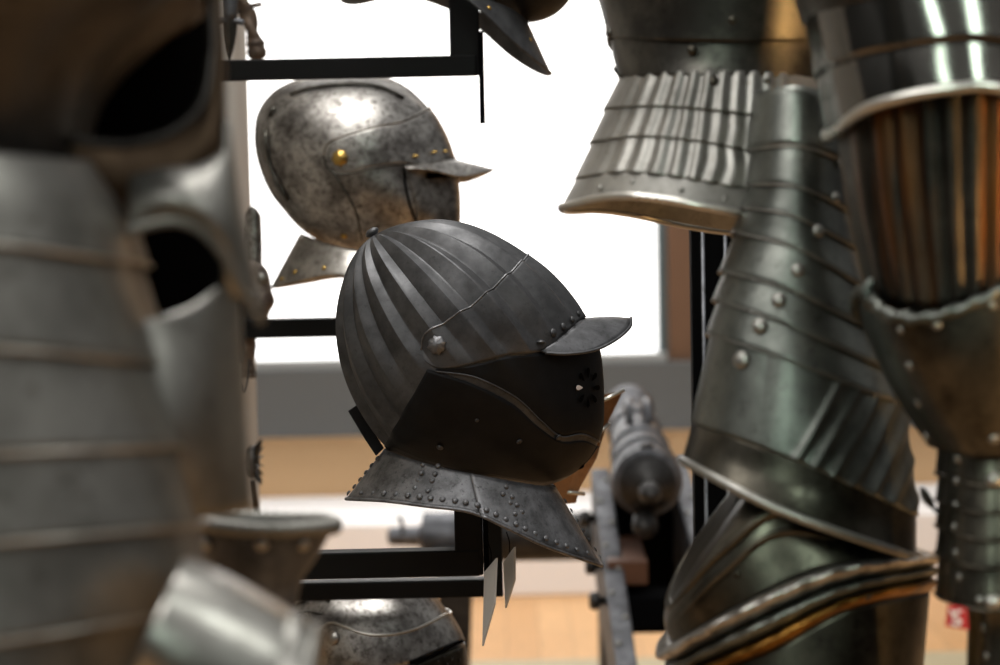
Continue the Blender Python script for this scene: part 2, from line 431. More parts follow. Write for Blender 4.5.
            mk(name, full.reshape(-1,3), grid(nv+1, full.shape[1], cl), mat, s.o, solid=.0016, merge=True, label=label)
            v, f = tubepath(full[-1], edge, 8, closed=cl); mk('rolled_edge', v, f, mat, s.o)
            L.append(G)
        return L
# ================================================================ SETTING
def struct(name, b, mat, bevel=0, kind='structure', parent=None):
    o = boxobj(name, b, mat, parent, bevel=bevel); 
    if parent is None: o['kind'] = kind
    return o
YW = 8.3; YP = 7.69
zf = lambda x, y, Y: float(PY(x, y, Y)[2]); xf = lambda x, y, Y: float(PY(x, y, Y)[0])
struct('floor', (-4,4,-1.5,YW+.3,-.06,0), M['floor'])
yb = 6.75
struct('trim_1', (-4,4,6.05,yb,-.01,.003), M['border'])
zp = zf(560, 491, YW)
struct('trim_2', (-4,4,YP,YW,.0,zp), M['white'], .01)         # low white platform along the wall
zs = zf(480, 434, YW-.12); zt = zf(480, 366, YW-.12)
struct('wall_back', (-4,4,YW,YW+.12,0,zs+.02), M['tan'])
struct('wall_upper', (xf(700,280,YW),4,YW,YW+.12,zs+.02,3.4), M['tan'])
struct('trim_3', (-4,4,YW-.12,YW+.1,zs,zt), M['sill'], .004)   # grey ledge below the glowing window
struct('trim_4', (-4,xf(665,360,YW),YW-.1,YW-.06,zt,zt+.03), M['sillrim'], .003)
w = boxobj('window_1', (-4, xf(657,280,YW), YW+.02, YW+.06, zt-.02, 3.4), M['glow'], bevel=0); w['kind'] = 'structure'
struct('trim_5', (xf(657,280,YW), xf(666,280,YW), YW-.06, YW+.06, zt, 3.4), M['teal'], .003)
struct('trim_6', (xf(666,280,YW), xf(704,280,YW), YW-.08, YW+.06, zt, 3.4), M['pillar'], .003)
# the pale display wall that carries the helmet brackets (its face looks right, seen at a slant)
XP = xf(254, 300, 3.32)
wp = struct('wall_left', (XP-.12, XP, 1.75, 3.32, 0, 2.7), M['panel'], .002)
# ================================================================ HELMET BRACKETS
def bracket(y0, y1, xs, xe, Y, upr, htop, label, plate=None, mat='frame', dep=.022, back=True):
    """horizontal arm from the display wall, upright at its end"""
    z1 = zf(xe, y0, Y); z0 = zf(xe, y1, Y); X1 = xf(xe, (y0+y1)/2, Y)
    T = Thing('helmet_bracket', (XP, Y, (z0+z1)/2), label, 'bracket', 'black steel brackets carrying the helmets')
    boxobj('arm', (XP-.003, X1, Y-dep/2, Y+dep/2, z0, z1), M[mat], T.o, .0015)
    xa, xb = xf(upr[0], y0, Y), xf(upr[1], y0, Y)
    boxobj('upright', (xa, xb, Y-dep/2+.0006, Y+dep/2-.0006, z0+.0005, zf(upr[0], htop, Y)), M[mat], T.o, .0015)
    boxobj('wall_plate', (XP-.003, XP+.006, Y-.03, Y+.03, z0-.03, z1+.03), M[mat], T.o, .001)
    if plate:
        for (a, b, c, e, off) in plate:
            boxobj('spring_strip', (xf(a,c,Y), xf(b,c,Y), Y-off-.012, Y-off+.006, zf(a,e,Y), zf(a,c,Y)), M['frameback'], T.o, .0008)
    return T
bracket(55, 76, 200, 477, 2.75, (450,480), -150, 'top black bracket, ending in an upright beside the dark helmet at the top edge', plate=[(478,483.5,32,124,.012)])
bracket(316, 335, 235, 400, 3.1, (366,398), 175, 'thin black bracket behind the fluted black helmet, under the silver helmet')
bracket(548, 574, 150, 480, 2.27, (455,483), 430, 'thick black bracket carrying the fluted black helmet, labels hanging at its end', plate=[(482.5,488,506,602,.0)])
bracket(577, 595, 200, 503, 2.62, (486,503), 440, 'lower thin black bracket just under the thick one, above the lowest helmet')
# labels
def card(pts, d, label):
    T = Thing('hanging_label', P3(*pts[2], d), label, 'label')
    a = [P3(x, y, dd) for (x, y), dd in zip(pts, (d+.012,d-.012,d-.012,d+.012))]; off = CR*.0008
    v = [q-off for q in a]+[q+off for q in a]
    mk('card', v, [(0,1,2,3),(4,5,6,7),(0,1,5,4),(1,2,6,5),(2,3,7,6),(3,0,4,7)], M['card'], T.o, smooth=False)
    m = (a[0]+a[1])/2; vv, ff = tubepath(catmull([m, m+CU*.012, m+CU*.022+CR*-.003], 10), .0005, 6); mk('string', vv, ff, M['void'], T.o)
card([(485,572),(497,558),(495,604),(483,646)], 2.24, 'pale card label hanging lowest, left of the pair at the bracket end')
card([(504,562),(515,547),(515,580),(506,608)], 2.3, 'shorter pale card label hanging on the right of the pair')
# ================================================================ DARK FLUTED HELMET
out = [(366,242),(383,231),(408,224),(440,222),(475,229),(510,246),(545,271),(570,298),(583,316),(593,332),(599,350),(602,375),(603,400),(602,425),(596,447),(582,466),(560,481),(530,487),(490,481),(450,470),(415,461),(390,450),(370,425),(353,395),(342,362),(338,325),(343,290),(352,262)]
wf = lambda th: .098-.022*max(0, math.cos(th))**2
h2 = Helm('fluted_helmet', 'blackened close helmet with radiating flutes and projecting peak, centre of the photo', (468,352), 2.27, out, .098, wf)
def saw(x):
    x = x-math.floor(x); return x/.62 if x < .62 else (1-x)/.38
NF = 20
def h2disp(dx, dz, dy):
    D = np.array([dx, dy, dz]); al = math.acos(max(-1, min(1, D@AX))); ps = math.atan2(-D[1], D@BX)
    m = min(1, al/.5)*max(0, min(1, (2.3-al)/.6))
    m *= 1-max(0,min(1,(.12-dz)/.32))*max(0,min(1,(dx+.8)/.5))
    return .0062*m*(saw(abs(ps)/(2*math.pi)*NF)-.5)
AX = np.array([375-468, 0, -(236-352)], float); AX /= np.linalg.norm(AX); BX = np.array([-AX[2], 0, AX[0]])
h2.disp = h2disp
h2.skull('skull', M['black'], (375,236), 100, 352, sharp=24)
h2.patch('brow_plate', [(421,350),(424,337),(436,328),(470,307),(500,282),(527,257)], [(421,350),(427,362),(442,368),(470,364),(505,355),(545,350),(566,332),(584,317)], .0022, M['black'], 120, 26, sharp=24, edge=[(0,.0009,M['gorget'],'plate_edge')])
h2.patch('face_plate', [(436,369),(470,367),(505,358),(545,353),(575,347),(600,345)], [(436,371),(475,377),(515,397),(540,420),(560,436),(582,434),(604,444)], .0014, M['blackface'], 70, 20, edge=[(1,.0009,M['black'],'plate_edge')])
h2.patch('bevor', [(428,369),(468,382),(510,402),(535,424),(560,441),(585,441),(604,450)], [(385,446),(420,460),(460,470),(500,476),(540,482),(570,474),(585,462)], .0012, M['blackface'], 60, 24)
h2.disp = None
pk = h2.peak('peak', [(541,351),(556,341),(568,331),(578,322),(584,318)], [(545,353),(568,354),(595,350),(617,339),(630,327),(631,318)], .075, .05, M['peak'], -1.5, label='projecting grey peak')
# finial at the apex
v, f = lathe(P3(379,243,2.27), P3(370,229,2.27), [(0,.009),(.2,.008),(.3,.0045),(.55,.0042),(.68,.0072),(.85,.007),(1,.0035)], 16); mk('finial', v, f, M['black'], h2.o)
h2.rivet(437,345,9.5,'rosette','pivot_rosette')
for x, y, r in ((541,343,4.6),(553,333,4.6),(563,327,4.2),(572,320,3.8),(578,314,3.2)): h2.rivet(x,y,r,'black')
for x, y, r in ((558,437,3.6),(519,441,3.4),(440,447,3.6),(477,420,2.2)): h2.rivet(x,y,r,'black')
# breath holes: rosette of dark inlays as shade, one pale as light showing through
Gs = []
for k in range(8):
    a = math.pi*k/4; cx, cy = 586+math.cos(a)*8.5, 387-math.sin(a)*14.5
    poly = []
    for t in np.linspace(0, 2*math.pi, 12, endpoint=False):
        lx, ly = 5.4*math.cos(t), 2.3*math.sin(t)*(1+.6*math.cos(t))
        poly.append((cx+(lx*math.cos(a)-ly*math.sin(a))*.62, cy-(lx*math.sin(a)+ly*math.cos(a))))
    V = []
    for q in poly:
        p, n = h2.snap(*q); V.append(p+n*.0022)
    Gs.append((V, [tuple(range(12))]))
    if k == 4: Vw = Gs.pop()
V, f = join(Gs); mk('breath_hole_inlays', V, f, M['void'], h2.o, smooth=False)
mk('pale_light_inlay', Vw[0], Vw[1], M['whitep'], h2.o, smooth=False, label='pale inlay painted as light through a breath hole')
# gorget plates
bot = [(346,499),(385,501),(425,506),(470,512),(505,527),(545,546),(602,566)]
top = [(384,449),(415,460),(450,469),(490,477),(530,484),(556,487)]
h2.collar('gorget_plate', top, bot, .078, .098, M['gorget'], ((0,.52),(.505,1)), .0016)
for k, t in enumerate(np.linspace(0.004,.485,12)):
    c = catmull(bot, 200); q = c[int(t*199)]; h2.rivet(q[0]+3, q[1]-6-2*min(1,t*4), 3.3 if k > 2 else 2.6, 'gorget')
for t in np.linspace(.53,.985,12):
    c = catmull(bot, 200); q = c[int(t*199)]; h2.rivet(q[0]+1, q[1]-7.5, 3.2 if t < .9 else 2.6, 'gorget')
for x, y in ((423,465),(421,473),(418,480),(415,488),(438,466),(435,474),(432,481),(428,491),(506,487),(512,497),(503,494),(517,505),(522,512),(515,514),(510,503)): h2.rivet(x, y, 2.8, 'gorget')
for t in (.15,.3,.45,.6,.75,.9):
    h2.rivet(384-38*t, 452+47*t, 3.0, 'black', lift=.001)
for t in (.1,.25,.4,.55,.7,.85):
    h2.rivet(560+40*t, 495+65*t, 2.8, 'black', lift=.001)
# strap buckle sticking out at the back
v = [P3(x,y,dd) for dd in (2.262,2.268) for x,y in ((348,411),(357,405),(384,448),(376,456),(364,438))]
mk('back_hook', v, [(0,1,2,3,4),(9,8,7,6,5)]+[(i,(i+1)%5,(i+1)%5+5,i+5) for i in range(5)], M['blackface'], h2.o, smooth=False, label='black pointed hook at the nape')
# ================================================================ SILVER HELMET
out = [(258,142),(261,118),(275,97),(296,85),(325,79),(358,77),(385,81),(408,92),(428,110),(442,132),(450,152),(456,172),(459,195),(459,222),(454,240),(435,252),(400,258),(360,255),(330,246),(306,233),(290,218),(275,196),(263,168)]
h1 = Helm('comb_helmet', 'silvery pitted close helmet with brass rivets, upper left above the black helmet', (358,166), 3.1, out, .098, lambda th: .098-.02*max(0,math.cos(th))**2)
h1.skull('skull', M['silver'], (330,80), 70, 120)
# comb along the crown
crest = [(288,214),(272,192),(261,165),(257,140),(260,115),(274,95),(296,83),(325,77),(358,75),(385,79),(408,90),(428,108)]
c = catmull(crest, 70); V = []
for i, q in enumerate(c):
    n = (q-h1.C)/np.linalg.norm(q-h1.C); hgt = 3.5*math.sin(math.pi*i/69)**.5+1
    base = P3(*(q-n*7), 3.1); tipp = P3(*(q+n*hgt*.6), 3.1)
    V += [base-CF*.013, tipp-CF*.0035, tipp+CF*.0035, base+CF*.013]
mk('comb', V, grid(70,4,True)+[(0,1,2,3),(276,277,278,279)], M['silver'], h1.o, sharp=40)
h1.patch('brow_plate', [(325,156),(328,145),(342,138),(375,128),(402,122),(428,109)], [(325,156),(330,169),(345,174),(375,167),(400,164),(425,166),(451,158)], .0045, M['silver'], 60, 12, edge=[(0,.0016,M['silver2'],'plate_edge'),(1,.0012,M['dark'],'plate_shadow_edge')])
h1.patch('face_plate', [(404,168),(415,168),(432,169),(453,166)], [(414,224),(425,228),(440,232),(457,228)], .002, M['silver'], 20, 20, edge=None)
def seam(h, pts, r, mat, name='seam', lift=.0015):
    q = catmull(pts, 40); P = []
    for a in q:
        p, n = h.snap(*a); P.append(p+n*lift)
    v, f = tubepath(P, r, 6); mk(name, v, f, mat, h.o)
seam(h1, [tuple(q-(q-h1.C)/np.linalg.norm(q-h1.C)*11) for q in c[3:64:4]], .0024, M['dark'], 'comb_edge', .003)
seam(h1, [(403,168),(406,190),(412,212),(418,224)], .0015, M['void'])
seam(h1, [(333,172),(346,192),(356,212),(362,240)], .0011, M['dark'])
seam(h1, [(426,176),(440,175),(453,174)], .0036, M['void'], 'eye_slit', .0015)
h1.peak('peak', [(404,166),(420,164),(438,161),(452,158)], [(406,168),(432,170),(458,176),(476,174),(494,169)], .07, .045, M['silver'], 0)
h1.rivet(340,158,8.2,'brassrose','pivot_rosette')
for x, y, r in ((416,157,3.6),(435,153,3.2),(446,152,2.8),(344,236,3.5),(337,249,3.2)): h1.rivet(x,y,r,'brass')
h1.collar('gorget_plate', [(300,233),(330,244),(365,251),(400,255),(440,250)], [(271,287),(300,280),(335,274),(380,282),(430,292),(480,305)], .07, .092, M['silver2'], ((0,1),), .0018)
for x, y in ((324,268),(295,272),(282,279),(352,270)): h1.rivet(x,y,2.4,'brass')
# ================================================================ LOWEST HELMET (bottom edge)
out = [(282,640),(285,612),(300,592),(325,577),(360,573),(395,574),(420,583),(438,600),(450,616),(460,634),(466,655),(466,690),(455,725),(420,745),(370,750),(325,742),(297,712),(285,675)]
h3 = Helm('visored_helmet', 'pitted steel helmet with round steel pivot, cut off by the bottom edge under the brackets', (372,660), 2.75, out, .098, lambda th: .098-.02*max(0,math.cos(th))**2)
h3.skull('skull', M['silver'], (350,575), 70, 120)
h3.patch('visor', [(318,645),(320,632),(332,624),(346,628),(362,634),(385,636),(415,630),(450,613)], [(318,645),(325,655),(345,662),(375,668),(405,664),(435,652),(464,640)], .003, M['silver'], 60, 12, edge=[(0,.0016,M['bright'],'plate_edge')])
h3.patch('face_plate', [(345,668),(375,672),(405,668),(435,656),(465,644)], [(350,720),(380,735),(410,738),(440,728),(456,715)], .002, M['dark2'], 40, 16)
seam(h3, [(410,663),(430,656),(461,641)], .0022, M['void'], 'eye_slit', .002)
for pts in ([(292,606),(310,600),(330,601)], [(288,618),(305,612),(322,614)]): seam(h3, pts, .0014, M['dark'], 'ridge', .0005)
h3.rivet(333,638,7.5,'steel','pivot_stud')
for x, y in ((438,661),(444,657),(452,659),(458,651),(447,664),(460,660),(455,666)): h3.rivet(x,y,1.3,'black','breath_hole')
h3.collar('gorget_plate', [(295,715),(330,742),(370,750),(410,748),(450,730)], [(265,790),(310,780),(370,785),(430,795),(485,805)], .075, .095, M['silver2'], ((0,1),), .0018)
bracket(842, 862, 120, 395, 2.75, (368,394), 700, 'black bracket of the lowest helmet, below the picture edge')
# ================================================================ TOP HELMET (top edge)
out = [(420,-60),(430,-110),(460,-150),(500,-165),(540,-155),(568,-125),(580,-90),(582,-50),(578,-20),(568,2),(550,17),(525,22),(495,14),(460,-5),(435,-25)]
h4 = Helm('gorget_helmet', 'dark helmet cut off by the top edge, its neck plate pointing down to the right', (500,-70), 2.75, out, .095, None)
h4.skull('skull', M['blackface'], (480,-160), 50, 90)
h4.collar('gorget_plate', [(425,-50),(450,-25),(480,-5),(510,8),(526,18)], [(341,-1),(395,-24),(445,-14),(478,7),(512,40),(551,73)], .07, .09, M['black'], ((0,1),), .0016)
for x, y in ((489,8),(530,40)): h4.rivet(x,y,2.4,'brass')
# ================================================================ HIDDEN BEAKED HELMET behind the black one
out = [(430,360),(445,320),(480,300),(520,302),(550,320),(568,350),(575,385),(582,430),(575,470),(560,492),(520,500),(470,490),(440,450),(428,405)]
h5 = Helm('beaked_helmet', 'brown steel helmet mostly hidden behind the black one, its pointed beak showing at the right', (505,400), 2.62, out, .085, None)
h5.skull('skull', M['brown'], (490,302), 50, 80)
def wedge(T, name, rows, d, mat, label=None):
    # rows: (left x,y, edge x,y, half width) ; a keel-shaped beak
    V = []
    for (x0,y0,x1,y1,w) in rows:
        V += [P3(x0,y0,d-w), P3((x0+x1)/2+1,(y0+y1)/2,d-w*.5), P3(x1,y1,d), P3((x0+x1)/2+1,(y0+y1)/2,d+w*.5), P3(x0,y0,d+w)]
    return mk(name, V, grid(len(rows),5)+[(0,1,2,3,4), tuple(len(V)-5+i for i in range(5))], mat, T.o, smooth=False, solid=.0015, bevel=.0005)
wedge(h5, 'upper_beak', [(560,404,624,390,.05),(560,432,607,425,.055)], 2.62, M['beak'])
wedge(h5, 'lower_beak', [(560,438,607,424,.058),(556,470,597,458,.056),(552,495,580,488,.05),(550,505,576,503,.045)], 2.62, M['beak'])
for a, b in (((600,402),(624,390)), ((598,434),(609,424)), ((566,492),(584,494))):
    v, f = tubepath([P3(*a,2.597), P3(*b,2.612)], .0022, 8); mk('beak_edge', v, f, M['bright'], h5.o, label='bright rolled edge of the beak')
# ================================================================ OBJECTS ON THE DISPLAY WALL
def wall_thing(name, loc, label, cat): return Thing(name, loc, label, cat)
dg = Thing('dagger', P3(229,62,2.9), 'steel dagger hanging point down at the top of the display wall', 'dagger')
v = []
for (y, w) in ((14,7),(22,7.5),(36,6.5),(50,4),(62,.5)):
    c = 230-(y-14)*.02
    v += [P3(c-w,y,2.9), P3(c,y,2.894), P3(c+w,y,2.9), P3(c,y,2.906)]
mk('blade', v, grid(5,4,True)+[(0,1,2,3),(16,17,18,19)], M['dark'], dg.o, sharp=20)
v, f = tubepath(catmull([P3(x,y,2.9) for x,y in ((214,22),(224,20),(236,21),(244,23))], 12), [.003,.004,.004,.004,.0045,.005,.005,.0045,.004,.004,.004,.003], 10); mk('crossguard', v, f, M['gun'], dg.o)
v, f = lathe(P3(230,20,2.9), P3(231,-45,2.9), [(0,.007),(.1,.009),(.5,.011),(.9,.008),(.95,.012),(1,.006)], 16); mk('grip', v, f, M['gun'], dg.o)
sw = Thing('sword_hilt', P3(258,60,3.15), 'twisted bronze sword grip with round pommel beside the dagger', 'sword')
pts = catmull([P3(x,y,3.15) for x,y in ((238,-14),(244,6),(250,20),(253,36),(256,46))], 60)
v, f = tubepath(pts, .0095, 14, rope=.22, ropen=150); mk('grip', v, f, M['horn'], sw.o)
v, f = lathe(P3(255,38,3.15), P3(258,61,3.15), [(0,.008),(.12,.011),(.2,.0125),(.32,.0125),(.4,.011),(.55,.0135),(.8,.0125),(.93,.008),(1,.003)], 18); mk('pommel', v, f, M['horn'], sw.o)
v, f = tubepath(catmull([P3(x,y,3.15) for x,y in ((232,4),(242,8),(252,6),(262,4))], 14), .0035, 8); mk('crossguard', v, f, M['horn'], sw.o)
v, f = tubepath([P3(238,-14,3.15), P3(225,-120,3.15)], .008, 8); mk('blade', v, f, M['dark'], sw.o)
# old gauntlet: cuff, knuckle boss, hanging fingers
gt = Thing('gauntlet', P3(250,390,3.135), 'corroded brownish steel gauntlet hung upright on the display wall', 'gauntlet')
plate(gt, 'cuff', [[(244,214),(252,206),(261,216)],[(241,240),(252,238),(262,242)],[(240,268),(250,270),(262,272)]], 3.135, .012, M['silver'], 20, 10)
plate(gt, 'hand_plate', [[(239,262),(252,260),(264,266)],[(236,285),(252,284),(273,290)],[(237,310),(254,312),(272,308)],[(243,328),(254,330),(264,326)]], 3.135, [.012,.018,.018,.014], M['tarn'], 24, 14, disp=lambda u,v: .002*math.sin(9*v*math.pi/2))
gt.rivet(248,297,7,'grey','boss'); gt.rivet(262,278,6,'grey','boss')
for i, (a, b) in enumerate(((244,3.127),(248,3.135),(251,3.145))):
    v, f = tubepath(catmull([P3(a,325,b),P3(a+1,345,b),P3(a-1,362,b),P3(a-1+i*2,378,b)], 24), [.0065-.0001*k for k in range(24)], 10, rope=.1, ropen=200); mk('finger', v, f, M['tarn'], gt.o)
v, f = tubepath(catmull([P3(x,y,3.128) for x,y in ((250,360),(247,380),(243,392),(240,384))], 20), .0016, 8); mk('wire_hook', v, f, M['gun'], gt.o)
# spiked spur rowel / mace
sp = Thing('spiked_rowel', P3(252,480,3.15), 'dark toothed spiked rowel on the display wall below the gauntlet', 'rowel')
v, f = lathe(P3(250,462,3.13)-CR*.006, P3(250,462,3.13)+CR*.012, [(0,.018),(.3,.022),(.7,.022),(1,.012)], 20); mk('hub', v, f, M['gundark'], sp.o)
Vs = []
for k in range(14):
    a = 2*math.pi*k/14; dr = math.cos(a)*CU+math.sin(a)*CF; c = P3(253,462,3.13)+dr*.016
    tp = c+dr*.016+CR*.012; s1 = np.cross(dr, CR)*.004
    Vs.append(([c+s1, c-s1, c+CR*.008, c-CR*.004, tp], [(0,2,4),(2,1,4),(1,3,4),(3,0,4),(0,3,1,2)]))
V, f = join(Vs); mk('spikes', V, f, M['gundark'], sp.o, smooth=False)
v, f = tubepath([P3(252,480,3.14), P3(257,520,3.14)], .004, 8); mk('shank', v, f, M['brown'], sp.o)
for T_, x, y, d_ in ((dg,230,21,2.9),(sw,246,12,3.15),(gt,250,250,3.135),(gt,250,300,3.135),(sp,250,462,3.13)):
    q = P3(x,y,d_); v, f = tubepath([(XP-.002,q[1],q[2]), q], .0025, 8); mk('wall_pin', v, f, M['frame'], T_.o)
# ================================================================ CANNONS
ca = Thing('field_cannon', (float(P3(650,500,4.0)[0]), 4.0, 0), 'grey cannon pointing away on a riveted carriage, right of the black helmet', 'cannon')
A = P3(651,497,4.18); B = P3(629,408,4.95)
L = np.linalg.norm(B-A); k = 4.25/F
prof = [(0,.004),(.012,.014),(.03,.02),(.05,.02),(.065,.014),(.075,.011),(.09,.013),(.1,.028),(.115,.046),(.13,.053)]
v, f = lathe(A, B, prof, 40); mk('breech_knob', v, f, M['gundark'], ca.o, sharp=35)
prof = [(.128,.055),(.135,.063),(.16,.066),(.185,.066),(.19,.056),(.2,.056),(.205,.061),(.215,.061),(.22,.056),(.28,.055),(.285,.061),(.315,.061),(.32,.054),(.42,.052),(.425,.058),(.455,.058),(.46,.05),(.66,.047),(.665,.053),(.69,.053),(.695,.045),(.92,.041),(.94,.05),(.99,.052),(1,.044)]
v, f = lathe(A, B, prof, 40); mk('barrel', v, f, M['gun'], ca.o, sharp=35)
for t_ in (.196, .322, .463):
    q = A+(B-A)*t_; a_, b_ = q-ax_*.004 if False else q, q+(B-A)*.008; v, f = lathe(a_, b_, [(0,.058 if t_ < .4 else .053),(1,.058 if t_ < .4 else .053)], 36); mk('dark_ring', v, f, M['frameback'], ca.o)
# lifting loops on top of the barrel
ax = (B-A)/L; upb = np.cross(np.cross(ax,[0,0,1.]), ax); upb /= np.linalg.norm(upb); sd = np.cross(ax, upb)
for s_ in (-1,1):
    c = A+ax*L*.55+upb*.05+sd*.018*s_
    v, f = tubepath(catmull([c-ax*.05, c-ax*.03+upb*.03, c+ax*.03+upb*.03, c+ax*.05], 20), .008, 10); mk('lifting_loop', v, f, M['gun'], ca.o)
for s_ in (-1,1):
    v, f = lathe(A+ax*L*.5-upb*.03, A+ax*L*.5-upb*.03+sd*s_*.052, [(0,.022),(1,.022)], 18); mk('trunnion', v, f, M['gundark'], ca.o)
c = A+ax*L*.15+upb*.062; v, f = lathe(c-sd*.012, c+sd*.012, [(0,.008),(.5,.01),(1,.008)], 12); mk('vent_lug', v, f, M['gundark'], ca.o)
def cheek(T, P, Q, w, hgt, name='cheek'):
    """plank from high far end P down to near end Q, continued to the floor"""
    P = np.array(P); Q = np.array(Q); D = Q-P
    E = Q + D*.25
    V = []
    for c in (P, P+(E-P)*.5, E):
        for sx in (-1,1):
            for hz in (0,-1):
                V.append(c+np.array([sx*w/2, 0, hz*hgt]))
    fs = []
    for i in (0,4):
        a = i; fs += [(a,a+2,a+6,a+4),(a+1,a+5,a+7,a+3),(a,a+4,a+5,a+1),(a+2,a+3,a+7,a+6)]
    fs += [(0,1,3,2),(8,10,11,9)]
    o = mk(name, V, fs, M['gun'], T.o, smooth=False, bevel=.004)
    boxobj('leg', (E[0]-w*.45, E[0]+w*.45, E[1]+.004, E[1]+.06, 0, E[2]-.02), M['gundark'], T.o, .003)
    c_ = P+(E-P)*.25; boxobj('leg', (c_[0]-w*.45, c_[0]+w*.45, c_[1]-.03, c_[1]+.03, 0, c_[2]-.1), M['gundark'], T.o, .003)
    n = np.cross(D/np.linalg.norm(D), [1,0,0]); n = n if n[2] > 0 else -n; n /= np.linalg.norm(n)
    return P, E, n
ch = []
for (a, b) in (((600,468,4.62),(627,665,3.95)), ((676,455,4.62),(716,600,4.12))):
    ch.append(cheek(ca, P3(*a), P3(*b), .036, .17))
for ci, (P, E, n) in enumerate(ch):
    tot = 9
    for k in range(tot):
        t = .06+k*.095
        q = P+(E-P)*t; ca.rivet_at(q+np.array([.009*(-1)**k,0,0])+n*.001, n, .006, 'grey')
P, E, n = ch[0]
for t in (.36,.5,.16):
    q = P+(E-P)*t+np.array([-.018,0,-.03]); v, f = lathe(q, q+np.array([-.03,0,0]), [(0,.008),(.35,.008),(.4,.016),(.9,.016),(1,.01)], 14); mk('bolt', v, f, M['gundark'], ca.o)
P, E, n = ch[1]
for (x,y,d_) in ((640,416,4.8),(651,433,4.7),(646,424,4.75)):
    q = P3(x,y,d_); v, f = lathe(q-np.array([0,0,.012]), q+np.array([0,0,.018]), [(0,.009),(.4,.009),(.42,.015),(.9,.015),(1,.011)], 14); mk('bolt', v, f, M['gundark'], ca.o)
v, f = tubepath([P3(645,412,4.9), P3(655,445,4.65), P3(662,460,4.5)], .012, 8); mk('sight_rail', v, f, M['gun'], ca.o)
# black transoms and wooden quoin between cheeks
p0 = P3(617,607,4.22); p1 = P3(700,607,4.22)
boxobj('transom', (p0[0], p1[0], 4.18, 4.28, p0[2]-.045, p0[2]+.012), M['frameback'], ca.o, .003)
p0 = P3(607,505,4.5); p1 = P3(680,505,4.5)
boxobj('transom', (p0[0], p1[0], 4.5, 4.56, p0[2]-.26, p0[2]+.02), M['frameback'], ca.o, .003)
p0 = P3(608,582,4.24); p1 = P3(651,582,4.24)
boxobj('quoin', (p0[0], p1[0]-.004, 4.2, 4.46, p0[2]-.01, p0[2]+.035), M['block'], ca.o, .003, label='brown wooden wedge block')
v, f = lathe(P3(645,520,4.3), P3(645,530,4.24), [(0,.022),(.6,.024),(1,.01)], 16); mk('screw_head', v, f, M['gundark'], ca.o)
# second cannon lying across, behind the bracket
cb = Thing('side_cannon', (float(P3(520,540,5.3)[0]), 5.3, 0), 'grey cannon lying crosswise behind the bracket under the black helmet', 'cannon')
A = P3(386,541,5.3); B = P3(628,541,5.3); A[1] = B[1] = 5.3; k = 5.3/F
prof = [(0,3),(.01,9),(.13,10),(.14,12),(.15,24),(.3,25),(.31,20),(.32,25),(.4,30),(.46,31),(.47,24),(.9,22),(1,20)]
v, f = lathe(A, B, [(t, r*k) for t, r in prof], 36); mk('barrel', v, f, M['gun'], cb.o, sharp=35)
A2 = A+(B-A)*.47; v, f = lathe(A2, B, [(0,24*k),(.02,25.5*k),(.98,23.5*k),(1,20*k)], 36); mk('barrel_sleeve', v, f, M['gundark'], cb.o, sharp=35)
v, f = tubepath(catmull([P3(403,534,5.26),P3(402,522,5.26),P3(401,519,5.26),P3(397,518,5.26)], 12), .0045, 8); mk('priming_rod', v, f, M['gundark'], cb.o)
q0 = P3(436,562,5.3)
zb = q0[2]
for x0, x1 in ((438,474),(600,622)):
    a = P3(x0,600,5.3)[0]; b = P3(x1,600,5.3)[0]
    V = [(a,5.23,zb),(b,5.23,zb),(b-.03,5.23,0),(a,5.23,0)]; V += [(x,5.37,z) for x,y,z in V]
    mk('trestle_leg', V, [(0,1,2,3),(7,6,5,4),(0,4,5,1),(1,5,6,2),(2,6,7,3),(3,7,4,0)], M['gundark'], cb.o, smooth=False, bevel=.004)
    boxobj('saddle', (a-.01, b+.01, 5.22, 5.38, zb-.005, zb+.03), M['gundark'], cb.o, .004)
# ================================================================ BLACK UPRIGHT STAND behind the right armour
sd_ = Thing('display_stand', (xf(712,500,2.5), 2.5, 0), 'tall black upright display stand with thin steel rods behind the armour tasset', 'stand')
xa, xb = xf(692,300,2.5), xf(745,300,2.5)
boxobj('back_board', (xa, xb, 2.5, 2.53, 0.02, zf(700,150,2.5)), M['frameback'], sd_.o, .002)
for x in (704.5, 727):
    X = xf(x,350,2.48); v, f = lathe((X,2.485,0.02), (X,2.485,zf(700,150,2.5)), [(0,.0022),(1,.0022)], 10); mk('rod', v, f, M['gun'], sd_.o)
boxobj('foot', (xa-.1, xb+.1, 2.38, 2.66, 0, .02), M['frameback'], sd_.o, .003)
# ================================================================ RIGHT SUIT OF ARMOUR
ra = Thing('suit_of_armour', (float(P3(780,400,1.72)[0]), 1.72, 0), 'dark standing suit of armour with fluted skirt and riveted thigh lames at the right', 'armour')
D = 1.78
plate(ra, 'waist_lame', [[(560,-130),(720,-140),(890,-130)],[(603,0),(720,-4),(870,0)],[(610,38),(720,42),(860,40)]], D, [.12,.105,.1], M['dark'], 40, 12, solid=.002)
plate(ra, 'waist_lame', [[(611,30),(720,34),(855,32)],[(617,55),(720,60),(850,58)],[(622,76),(720,76),(842,78)]], D, [.096,.096,.098], M['dark'], 40, 10, solid=.002)
fl = lambda a, n, lo=.04, hi=.78: (lambda u, v: a*math.cos(2*math.pi*n*u)*max(0,min(1,(u-lo)/.05,(hi-u)/.08)))
R = [[(621,74),(700,70),(780,72),(842,75)], [(606,108),(660,106),(720,111),(790,120),(852,125)], [(592,142),(640,136),(700,141),(760,152),(862,165)], [(577,178),(620,172),(680,177),(745,188),(872,205)], [(564,207),(610,197),(660,199),(745,214),(878,235)]]
Wf_ = [.1,.108,.116,.124,.13]
